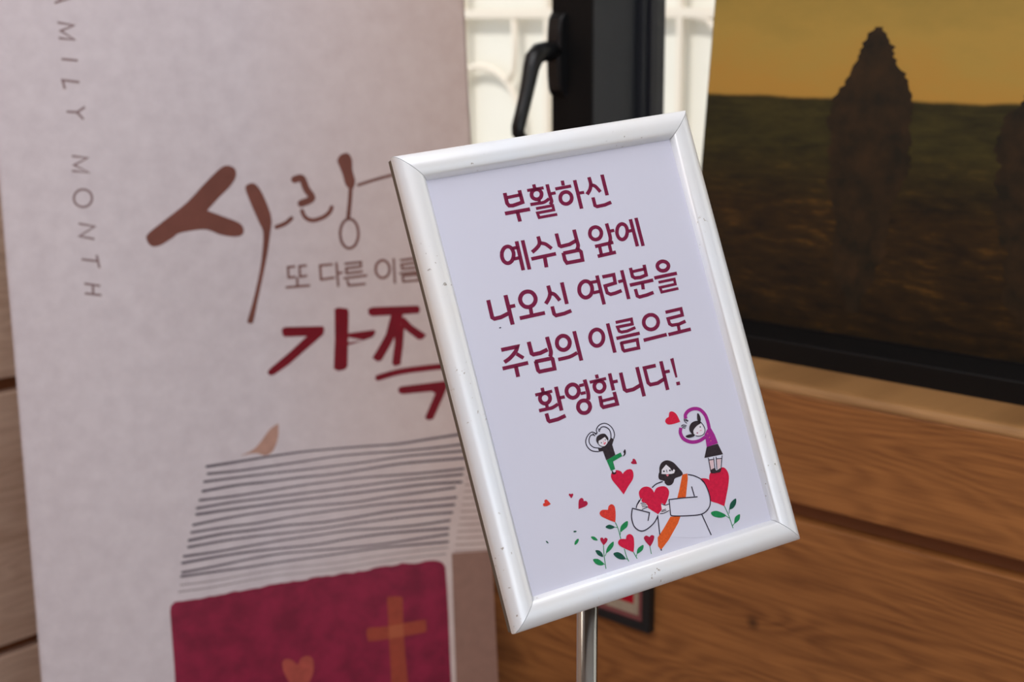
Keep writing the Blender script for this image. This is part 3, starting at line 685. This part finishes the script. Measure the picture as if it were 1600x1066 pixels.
# sill: flush with the panelling, rounded front edge
bm = bmesh.new(); prof = [(0.0, 1.0190), (0.0, 1.0215), (0.0015, 1.0252), (0.0045, 1.0280), (0.009, 1.0297), (0.015, 1.0303), (0.09, 1.0303), (0.09, 0.99), (0.03, 0.99), (0.03, 1.0190)]
A = [bm.verts.new((-2.064, y, z)) for y, z in prof]; B = [bm.verts.new((2.19, y, z)) for y, z in prof]
for i in range(len(prof)): bm.faces.new((A[i], A[(i + 1) % len(prof)], B[(i + 1) % len(prof)], B[i]))
bm.faces.new(A[::-1]); bm.faces.new(B); bmesh.ops.recalc_face_normals(bm, faces=bm.faces[:])
tag(from_bm('trim_1', bm, OAK_SILL), kind='structure')

# window_2: the fixed light with the mullion ; window_1: the opening sash on the left
w2 = tag(empty('window_2', (-1.295, FR, 1.0)), kind='structure')
box('frame_rail', -1.985, 1.30, 0.083, 0.30, 0.991, 1.057, BLACK, w2, 0.002)
box('frame_rail', -1.985, 1.30, FR + .04, 0.30, 2.10, 2.17, BLACK, w2, 0.002)
box('mullion', -1.325, -1.259, FR + .040, 0.300, 1.057, 2.10, LIT_BLACK, w2, 0.001)
box('lit_side_skin', -1.300, -1.2588, FR + .004, FR + .0405, 1.057, 2.10, LIT_BLACK, w2, 0.0006)  # thin skin painting the lit tone onto the side of the black stile
box('glazing_bead', -1.259, -1.2495, 0.2520, 0.300, 1.057, 2.10, LIT_BLACK, w2, 0.001)
box('gasket', -1.2495, -1.2440, 0.2640, 0.300, 1.057, 2.10, GASKET, w2, 0.0015)
box('frame_stile', 1.24, 1.30, FR + .04, 0.30, 1.057, 2.10, BLACK, w2, 0.002)
box('pane', -1.246, 1.245, 0.280, 0.286, 1.055, 2.102, GLASS, w2)
w1 = tag(empty('window_1', (-1.65, FR, 1.0)), kind='structure')
box('sash_stile', -1.332, -1.2590, FR, FR + .0395, 1.06, 2.14, BLACK, w1, 0.0015)
box('sash_stile', -1.985, -1.93, FR, FR + .0395, 1.06, 2.14, BLACK, w1, 0.0015)
box('sash_rail', -1.93, -1.332, FR, FR + .0395, 1.06, 1.13, BLACK, w1, 0.0015)
box('sash_rail', -1.93, -1.332, FR, FR + .0395, 2.075, 2.14, BLACK, w1, 0.0015)
box('pane', -1.935, -1.328, FR + .018, FR + .024, 1.125, 2.08, GLASS, w1)
# handle: plate + lever
bm = bmesh.new()
zz = [(1.337, 0.004), (1.345, 0.0115), (1.362, 0.0145), (1.392, 0.016), (1.425, 0.0145), (1.442, 0.0115), (1.450, 0.004)]
x0, x1 = -1.3310, -1.3040; ring = []
for z, d in zz:
    ring.append([bm.verts.new(p) for p in ((x0, FR, z), (x0 + .001, FR - d * .8, z), (x0 + .005, FR - d, z), (x1 - .005, FR - d, z), (x1 - .001, FR - d * .8, z), (x1, FR, z))])
for a, b in zip(ring, ring[1:]):
    for k in range(6): bm.faces.new((a[k], a[(k + 1) % 6], b[(k + 1) % 6], b[k]))
bm.faces.new(ring[0]); bm.faces.new(ring[-1]); bmesh.ops.recalc_face_normals(bm, faces=bm.faces[:])
hp = from_bm('handle_plate', bm, HANDLE, w1)
bm = bmesh.new(); xc = -1.3185
path = [(FR - .008, 1.398, .0140), (FR - .028, 1.3985, .0140), (FR - .042, 1.397, .0140), (FR - .053, 1.389, .0130), (FR - .0585, 1.376, .0115), (FR - .066, 1.350, .0102), (FR - .076, 1.322, .0098), (FR - .0855, 1.298, .0096), (FR - .086, 1.2905, .0092), (FR - .081, 1.2850, .0082), (FR - .070, 1.2815, .0045)]
tube_bm(bm, [(xc, y, z) for y, z, r in path], [r for y, z, r in path], 16, True, False, 1.0, 1.0, side=(1, 0, 0))
lv = from_bm('handle_lever', bm, HANDLE, w1, smooth=True)

# ------------------------------------------------------------ outside
tag(box('wall_outside', -9, 8, 2.3, 2.5, -0.1, 4.5, CREAM), kind='structure')
tag(box('ground_outside', -9, 8, 0.32, 2.3, -0.12, 0.0, GROUND), kind='structure')
gr = empty('window_grille', (-2.4, 2.2, 0), 'cream painted iron grille with rings and upright bars outside the window', 'grille')
GY = 2.262
for z in (0.25, 1.449, 2.6): box('rail', -5.4, 0.6, GY - .012, GY + .012, z - .015, z + .015, GRILLE, gr, 0.002)
for k in range(11):
    x = -5.3 + k * 0.58
    if abs(x + 3.2) < .25 or abs(x + 2.6) < .2: continue
    box('bar', x - .011, x + .011, GY - .011, GY + .011, 0.0, 2.60, GRILLE, gr, 0.002)
for x in (-3.170, -2.63): box('bar', x - .011, x + .011, GY - .011, GY + .011, 0.0, 2.60, GRILLE, gr, 0.002)
for cx, cz, r in ((-3.483, 1.084, .186), (-2.90, 0.85, .186), (-2.15, 1.084, .186)):
    bm = bmesh.new(); tube_bm(bm, [(cx + r * math.cos(a * math.pi / 16), GY, cz + r * math.sin(a * math.pi / 16)) for a in range(32)], .012, 8, False, True, side=(0, 1, 0)); from_bm('ring', bm, GRILLE, gr, smooth=True)
for pts in ([(-3.322, 1.44), (-3.318, 1.33), (-3.325, 1.26), (-3.355, 1.215)], [(-2.60, 1.44), (-2.53, 1.43), (-2.49, 1.385), (-2.48, 1.32), (-2.48, .95), (-2.48, .26)]):
    bm = bmesh.new(); tube_bm(bm, [(x, GY, z) for x, z in pts], .011, 8, True, False, side=(0, 1, 0)); from_bm('scroll', bm, GRILLE, gr, smooth=True)

# ------------------------------------------------------------ flat print builder
def parse(s): return [tuple(float(v) for v in p.split(',')) for p in s.split()]
def catmull(P, closed, n=6):
    out = []; N_ = len(P); m = N_ if closed else N_ - 1
    for i in range(m):
        p1, p2 = P[i % N_], P[(i + 1) % N_]
        p0 = P[(i - 1) % N_] if (closed or i > 0) else p1
        p3 = P[(i + 2) % N_] if (closed or i + 2 < N_) else p2
        if p1 == p2: continue
        for k in range(n):
            t = k / n; t2 = t * t; t3 = t2 * t
            out.append(tuple(0.5 * (2 * p1[j] + (p2[j] - p0[j]) * t + (2 * p0[j] - 5 * p1[j] + 4 * p2[j] - p3[j]) * t2 + (3 * p1[j] - p0[j] - 3 * p2[j] + p3[j]) * t3) for j in (0, 1)))
    if not closed: out.append(P[-1])
    return out
def dedupe(P):
    o = [P[0]]
    for p in P[1:]:
        if math.hypot(p[0] - o[-1][0], p[1] - o[-1][1]) > 1e-4: o.append(p)
    return o
def stroke_poly(P, w, closed, rnd, taper):
    """ribbon of quads around a centre line, mitred, in isotropic pixels-like units"""
    P = dedupe(P); n = len(P); Lf, Rt = [], []
    for i in range(n):
        a = P[(i - 1) % n] if (closed or i > 0) else None
        b = P[(i + 1) % n] if (closed or i < n - 1) else None
        ds = []
        for s, e in ((a, P[i]), (P[i], b)):
            if s is None or e is None: continue
            d = (e[0] - s[0], e[1] - s[1]); l = math.hypot(*d) or 1
            ds.append((d[0] / l, d[1] / l))
        if len(ds) == 1: ds = ds * 2
        nx, ny = -(ds[0][1] + ds[1][1]), ds[0][0] + ds[1][0]; l = math.hypot(nx, ny) or 1; nx /= l; ny /= l
        c = max(0.55, nx * -ds[0][1] + ny * ds[0][0])
        h = w / 2 / c
        if taper: h *= 0.62 + 0.38 * abs(2 * i / (n - 1) - 1) ** 1.5
        Lf.append((P[i][0] + nx * h, P[i][1] + ny * h)); Rt.append((P[i][0] - nx * h, P[i][1] - ny * h))
    polys = [[Lf[i], Lf[(i + 1) % n], Rt[(i + 1) % n], Rt[i]] for i in range(n if closed else n - 1)]
    if rnd:
        for c in (P[0], P[-1]): polys.append([(c[0] + w / 2 * math.cos(k * math.pi / 8), c[1] + w / 2 * math.sin(k * math.pi / 8)) for k in range(16)])
    return polys
def build_print(name, label, prims, q, kx, ky, zstep, parent, mw, surf=None, cut=None, ulim=None):
    bm = bmesh.new(); mats = []; idx = {}
    for col, lay, kind, w, s in prims:
        w *= 1.12 if col == 'maroon' else 1.25 if col == 'ink' else 1.0
        P = [(x / q * kx, y / q * ky) for x, y in parse(s)]
        if kind in 'FG':
            pts = dedupe(catmull(P, True) if kind == 'G' else P); tris = tessellate_polygon([[V((p[0], p[1], 0)) for p in pts]])
            polys = [[pts[i] for i in t] for t in tris]
        elif kind == 'O': polys = stroke_poly(catmull(P, True, 2), w, True, False, False)
        elif kind == 'L': polys = stroke_poly(P, w, P[0] == P[-1], False, False)
        elif kind == 'C': polys = stroke_poly(catmull(P, False), w, False, False, False)
        elif kind == 'R': polys = stroke_poly(catmull(P, False), w, False, True, False)
        elif kind == 'T': polys = stroke_poly(catmull(P, False, 3), w, False, True, True)
        m = INK[col]
        if m.name not in idx: idx[m.name] = len(mats); mats.append(m)
        z = zstep * lay
        for pl in polys:
            vs = [bm.verts.new((x / kx / 1000, y / ky / 1000, z)) for x, y in pl]
            try: f = bm.faces.new(vs); f.material_index = idx[m.name]
            except ValueError: pass
    if ulim:
        g = bm.verts[:] + bm.edges[:] + bm.faces[:]
        bmesh.ops.bisect_plane(bm, geom=g, plane_co=(ulim, 0, 0), plane_no=(1, 0, 0), clear_outer=True)
    if cut:
        for k in range(1, int(0.6 / cut)):
            g = bm.verts[:] + bm.edges[:] + bm.faces[:]
            bmesh.ops.bisect_plane(bm, geom=g, plane_co=(k * cut, 0, 0), plane_no=(1, 0, 0))
    if surf:
        for v in bm.verts: v.co.z += surf(v.co.x)
    bm.normal_update()
    for f in bm.faces:
        if f.normal.z < 0: f.normal_flip()
    o = from_bm(name, bm, mats, parent, mw)
    o['label'] = label
    return o

# ------------------------------------------------------------ welcome sign on its pole
SO = V((-0.60580, -0.63395, 1.21549)); SX = V((0.3292727, 0.9397244, 0.0921820)).normalized(); SY = V((-0.3625184, 0.0356689, 0.9312938)); SY = (SY - SX * SX.dot(SY)).normalized(); SN = SX.cross(SY)
SM = Matrix((( SX.x, SY.x, SN.x, SO.x), (SX.y, SY.y, SN.y, SO.y), (SX.z, SY.z, SN.z, SO.z), (0, 0, 0, 1)))
PC = SO - SN * 0.0235                      # pole axis
sg = empty('sign_stand', (PC.x, PC.y, 0), 'silver snap frame sign with maroon Korean welcome text, tilted on a chrome pole', 'sign')
W2, H2 = 0.119, 0.1635
prof = [(0, -0.0035), (0, -0.0006)] + [(0.0098 - 0.0098 * math.cos(math.pi * k / 14), 0.0066 * math.sin(math.pi * k / 14)) for k in range(1, 14)] + [(0.0197, 0.0005)]
corners = [(-1, 1), (1, 1), (1, -1), (-1, -1)]
for i, nm in enumerate(('top', 'right', 'bottom', 'left')):
    c0, c1 = corners[i], corners[(i + 1) % 4]; bm = bmesh.new(); gap = 0.00025
    rows = []
    for c in (c0, c1):
        ax = V((c1[0] - c0[0], c1[1] - c0[1], 0)).normalized() * (gap if c is c0 else -gap)
        rows.append([bm.verts.new(V((c[0] * (W2 - u), c[1] * (H2 - u), h)) + ax) for u, h in prof])
    for k in range(len(prof) - 1): bm.faces.new((rows[0][k], rows[0][k + 1], rows[1][k + 1], rows[1][k]))
    bm.faces.new((rows[0][0], rows[1][0], rows[1][-1], rows[0][-1])); bm.faces.new(rows[0]); bm.faces.new(rows[1][::-1])
    bmesh.ops.recalc_face_normals(bm, faces=bm.faces[:])
    o = from_bm('frame_rail', bm, SILVER, sg, SM)
    for p in o.data.polygons: p.use_smooth = len(p.vertices) == 4 and p.index > 0
    o.modifiers.new('edges', 'EDGE_SPLIT').split_angle = math.radians(60)
tray = box('back_tray', -W2 + .0006, W2 - .0006, -H2 + .0006, H2 - .0006, -0.0105, -0.0036, EDGE, sg, 0.0008, SM)
box('backing_board', -W2 + .012, W2 - .012, -H2 + .012, H2 - .012, -0.0037, -0.0004, BACKB, sg, 0, SM)
# paper sheet, faintly curled at its right edge
bm = bmesh.new(); nx = 40; rws = []
for k in range(nx + 1):
    x = -0.0998 + 0.1996 * k / nx; z = 0.0004
    rws.append([bm.verts.new((x, y, z)) for y in (-0.1443, 0.1443)])
for a, b in zip(rws, rws[1:]): bm.faces.new((a[0], b[0], b[1], a[1]))
sheet = from_bm('paper_sheet', bm, PAPER, sg, SM)
KX, KY = (1.9809, 2.2182)
for nm, lb, prims in SIGN_ART: build_print(nm, lb, prims, 10.0, KX, KY, 0.00006, sheet, SM @ Matrix.Translation((0, 0, 0.00045)))
bm = bmesh.new(); add_box(bm, -0.018, 0.018, -0.03, 0.02, -0.0165, -0.0105, 0.001)
from_bm('bracket', bm, STEEL, sg, SM)
bm = bmesh.new(); tube_bm(bm, [(0, 0, 0.012), (0, 0, PC.z - 0.012)], 0.0079, 40)
o = from_bm('pole', bm, CHROME, sg, Matrix.Translation((PC.x, PC.y, 0)))
for p in o.data.polygons: p.use_smooth = len(p.vertices) == 4
lathe('base_plate', [(0.14, 0.0), (0.14, 0.008), (0.135, 0.012), (0.04, 0.017), (0.02, 0.03), (0.0085, 0.034)], STEEL, sg, Matrix.Translation((PC.x, PC.y, 0)))

# ------------------------------------------------------------ roll-up banner
BO = V((-1.4948708, -0.60895236, 0.03)); BX = V((0.50245653, 0.86459848, 0.0026269)); BY = V((-0.1129456, 0.06262485, 0.99162565)); BN = V((0.85719352, -0.49854548, 0.12911886))
BM = Matrix(((BX.x, BY.x, BN.x, BO.x), (BX.y, BY.y, BN.y, BO.y), (BX.z, BY.z, BN.z, BO.z), (0, 0, 0, 1)))
bn = empty('roll_up_banner', (BO.x, BO.y, 0), 'tall cream roll-up banner with brown and crimson Korean lettering beside the window', 'banner')
BW, BH = 0.600, 1.80
def surf(u): return 0.0036 * math.cos(2 * math.pi * (u - 0.115) / 0.41)
bm = bmesh.new(); prev = None; NU, NV = 120, 12
grid = [[bm.verts.new((BW * i / NU, BH * j / NV, surf(BW * i / NU))) for j in range(NV + 1)] for i in range(NU + 1)]
for i in range(NU):
    for j in range(NV): bm.faces.new((grid[i][j], grid[i + 1][j], grid[i + 1][j + 1], grid[i][j + 1]))
sheetb = from_bm('banner_sheet', bm, FABRIC, bn, BM, smooth=True)
so = sheetb.modifiers.new('thickness', 'SOLIDIFY'); so.thickness = 0.0006; so.offset = -1
KBX, KBY = (1.2111, 1.1972)
for nm, lb, prims in BANNER_ART:
    o = build_print(nm, lb, prims, 5.0, KBX, KBY, 0.00022, sheetb, BM, surf, 0.02, 0.5998)
ang = math.atan2(BX.y, BX.x)
CM = Matrix.Translation((BO.x, BO.y, 0)) @ Matrix.Rotation(ang, 4, 'Z')
bm = bmesh.new(); add_box(bm, -0.02, 0.62, -0.055, 0.055, 0.0, 0.065, 0.018, 4); from_bm('cassette', bm, STEEL, bn, CM)
bm = bmesh.new(); add_box(bm, -0.003, 0.603, BH - .012, BH + .012, -0.010, 0.010, 0.004, 3) if False else add_box(bm, -0.003, 0.603, BH - .012, BH + .012, -0.010, 0.010, 0.003)
from_bm('top_rail', bm, STEEL, bn, BM)
bm = bmesh.new(); tube_bm(bm, [(0.3, 0.03, -0.012), (0.3, BH - 0.005, -0.014)], 0.006, 12, side=(1, 0, 0)); from_bm('support_pole', bm, STEEL, bn, BM)

# ------------------------------------------------------------ landscape poster leaning in the window
PX0, PZ0, PY0, LEAN = -1.0935, 1.0575, 0.1580, 0.105
up = V((0, LEAN, 1)).normalized(); pn = V((1, 0, 0)).cross(up)
PM = Matrix(((1, up.x, pn.x, PX0), (0, up.y, pn.y, PY0), (0, up.z, pn.z, PZ0), (0, 0, 0, 1)))
ps = empty('landscape_poster', (PX0, PY0, PZ0), 'dark landscape poster with yellow evening sky leaning against the window', 'poster')
PWID, PHEI = 0.92, 0.70
box('foam_board', 0, PWID, 0, PHEI, -0.006, 0, mat('foam_board', (0.015, 0.013, 0.012), 0.7), ps, 0.0004, PM)
P1 = mat('poster_print', (0.2, 0.1, 0.05), 0.42, spec=0.35); v = coords(P1)
s = N(P1, 'ShaderNodeSeparateXYZ'); L(P1, v, s.inputs[0])
wob = math_(P1, 'MULTIPLY', math_(P1, 'SUBTRACT', noise(P1, v, 9, 4), 0.5), 0.012)
hgt = math_(P1, 'ADD', s.outputs['Y'], wob)
cl = noise(P1, coords(P1, (1, 2.2, 1), (0, 0, 0.35)), 7, 6, 0.6)
sky = ramp(P1, math_(P1, 'ADD', math_(P1, 'MULTIPLY', math_(P1, 'SUBTRACT', s.outputs['Y'], 0.29), 2.6), math_(P1, 'MULTIPLY', math_(P1, 'SUBTRACT', cl, 0.5), 0.55)),
           [(0.0, (0.50, 0.27, 0.05)), (0.18, (0.46, 0.29, 0.06)), (0.42, (0.34, 0.235, 0.05)), (0.8, (0.19, 0.15, 0.045))])
strk = noise(P1, coords(P1, (1, 4.5, 1), (0, 0, -0.06)), 26, 6, 0.65)
blob = noise(P1, coords(P1, (1, 3.0, 1)), 7, 4, 0.6)
fg = ramp(P1, math_(P1, 'ADD', math_(P1, 'MULTIPLY', strk, 0.6), math_(P1, 'MULTIPLY', blob, 0.4)), [(0.38, (0.010, 0.006, 0.003)), (0.54, (0.034, 0.017, 0.004)), (0.68, (0.125, 0.055, 0.008))])
far = ramp(P1, math_(P1, 'ADD', math_(P1, 'MULTIPLY', strk, 0.5), math_(P1, 'MULTIPLY', blob, 0.5)), [(0.38, (0.014, 0.013, 0.004)), (0.65, (0.055, 0.044, 0.009))])
fm = N(P1, 'ShaderNodeMapRange'); L(P1, hgt, fm.inputs[0]); fm.inputs[1].default_value = 0.15; fm.inputs[2].default_value = 0.235
land = mix(P1, fm.outputs[0], fg, far)
low = N(P1, 'ShaderNodeMapRange'); L(P1, hgt, low.inputs[0]); low.inputs[1].default_value = 0.02; low.inputs[2].default_value = 0.11; low.inputs[3].default_value = 0.0
land = mix(P1, low.outputs[0], mix(P1, 1.0, land, (0.62, 0.62, 0.62), 'MULTIPLY'), land)
hm = N(P1, 'ShaderNodeMapRange'); L(P1, hgt, hm.inputs[0]); hm.inputs[1].default_value = 0.287; hm.inputs[2].default_value = 0.292
base(P1, mix(P1, hm.outputs[0], land, sky))
pr = box('printed_landscape', 0.0012, PWID - .0012, 0.0012, PHEI - .0012, 0.0, 0.0004, P1, ps, 0, PM)
TREE = mat('print_tree_dark', (0.018, 0.011, 0.005), 0.42, spec=0.35)
base(TREE, ramp(TREE, noise(TREE, coords(TREE), 30, 5, 0.65), [(0.35, (0.010, 0.008, 0.004)), (0.7, (0.040, 0.020, 0.007))]))
def tree(cx, ground, top, w):
    """tall poplar print: ragged crown reaching almost to the ground, short trunk"""
    rr = random.Random(int(cx * 1000)); half = [(0.00, .16), (0.06, .20), (0.10, .46), (0.22, .60), (0.40, .78), (0.55, .98), (0.68, 1.0), (0.78, .84), (0.86, .58), (0.93, .40), (1.0, .05)]
    def wid(t):
        for (a, b), (c, d) in zip(half, half[1:]):
            if a <= t <= c: return b + (d - b) * (t - a) / (c - a)
        return .05
    def prof_(sg):
        o = []
        for k in range(90):
            t = k / 89; j = 0 if t < .08 else rr.uniform(-.05, .05) + .05 * math.sin(t * 23 + sg * 2.3) + .03 * math.sin(t * 61 + sg)
            o.append((cx + sg * w / 2 * max(.04, wid(t) + j), ground + (top - ground) * t))
        return o
    a = prof_(-1); b = prof_(1); bm = bmesh.new()
    va = [bm.verts.new((x, y, 0.0007)) for x, y in a]; vb = [bm.verts.new((x, y, 0.0007)) for x, y in b]
    for k in range(89): bm.faces.new((va[k], vb[k], vb[k + 1], va[k + 1]))
    return from_bm('printed_tree', bm, TREE, pr, PM)
tree(0.242, 0.030, 0.376, 0.112)
tree(0.470, 0.022, 0.352, 0.135)
tree(0.635, 0.120, 0.390, 0.085)
tree(0.720, 0.140, 0.360, 0.070)
tree(0.820, 0.060, 0.420, 0.120)

# ------------------------------------------------------------ small framed notice low on the panelling
nt = empty('framed_notice', (-1.12, 0, 0.74), 'small black framed notice with pink border and red mark, hung behind the sign pole', 'notice')
X0, X1, Z0, Z1 = -1.226, -1.026, 0.665, 0.815
FRM = mat('notice_frame_black', (0.008, 0.009, 0.010), 0.4)
for a in ((X0, X1, Z0, Z0 + .010), (X0, X1, Z1 - .010, Z1), (X0, X0 + .012, Z0 + .010, Z1 - .010), (X1 - .012, X1, Z0 + .010, Z1 - .010)):
    box('frame_bar', a[0], a[1], -0.012, 0.0005, a[2], a[3], FRM, nt, 0.001)
box('border', X0 + .011, X1 - .011, -0.006, 0.0003, Z0 + .009, Z1 - .009, ink('notice_pink', (0.26, 0.085, 0.085), .5), nt)
box('card', X0 + .021, X1 - .0215, -0.0068, -0.0058, Z0 + .0175, Z1 - .018, ink('notice_card', (0.40, 0.32, 0.24), .6, .05, 80), nt)
box('red_mark', -1.088, -1.055, -0.0074, -0.0066, Z0 + .032, Z0 + .10, ink('notice_red', (0.42, 0.004, 0.02), .5), nt)

sc.render.film_transparent = False
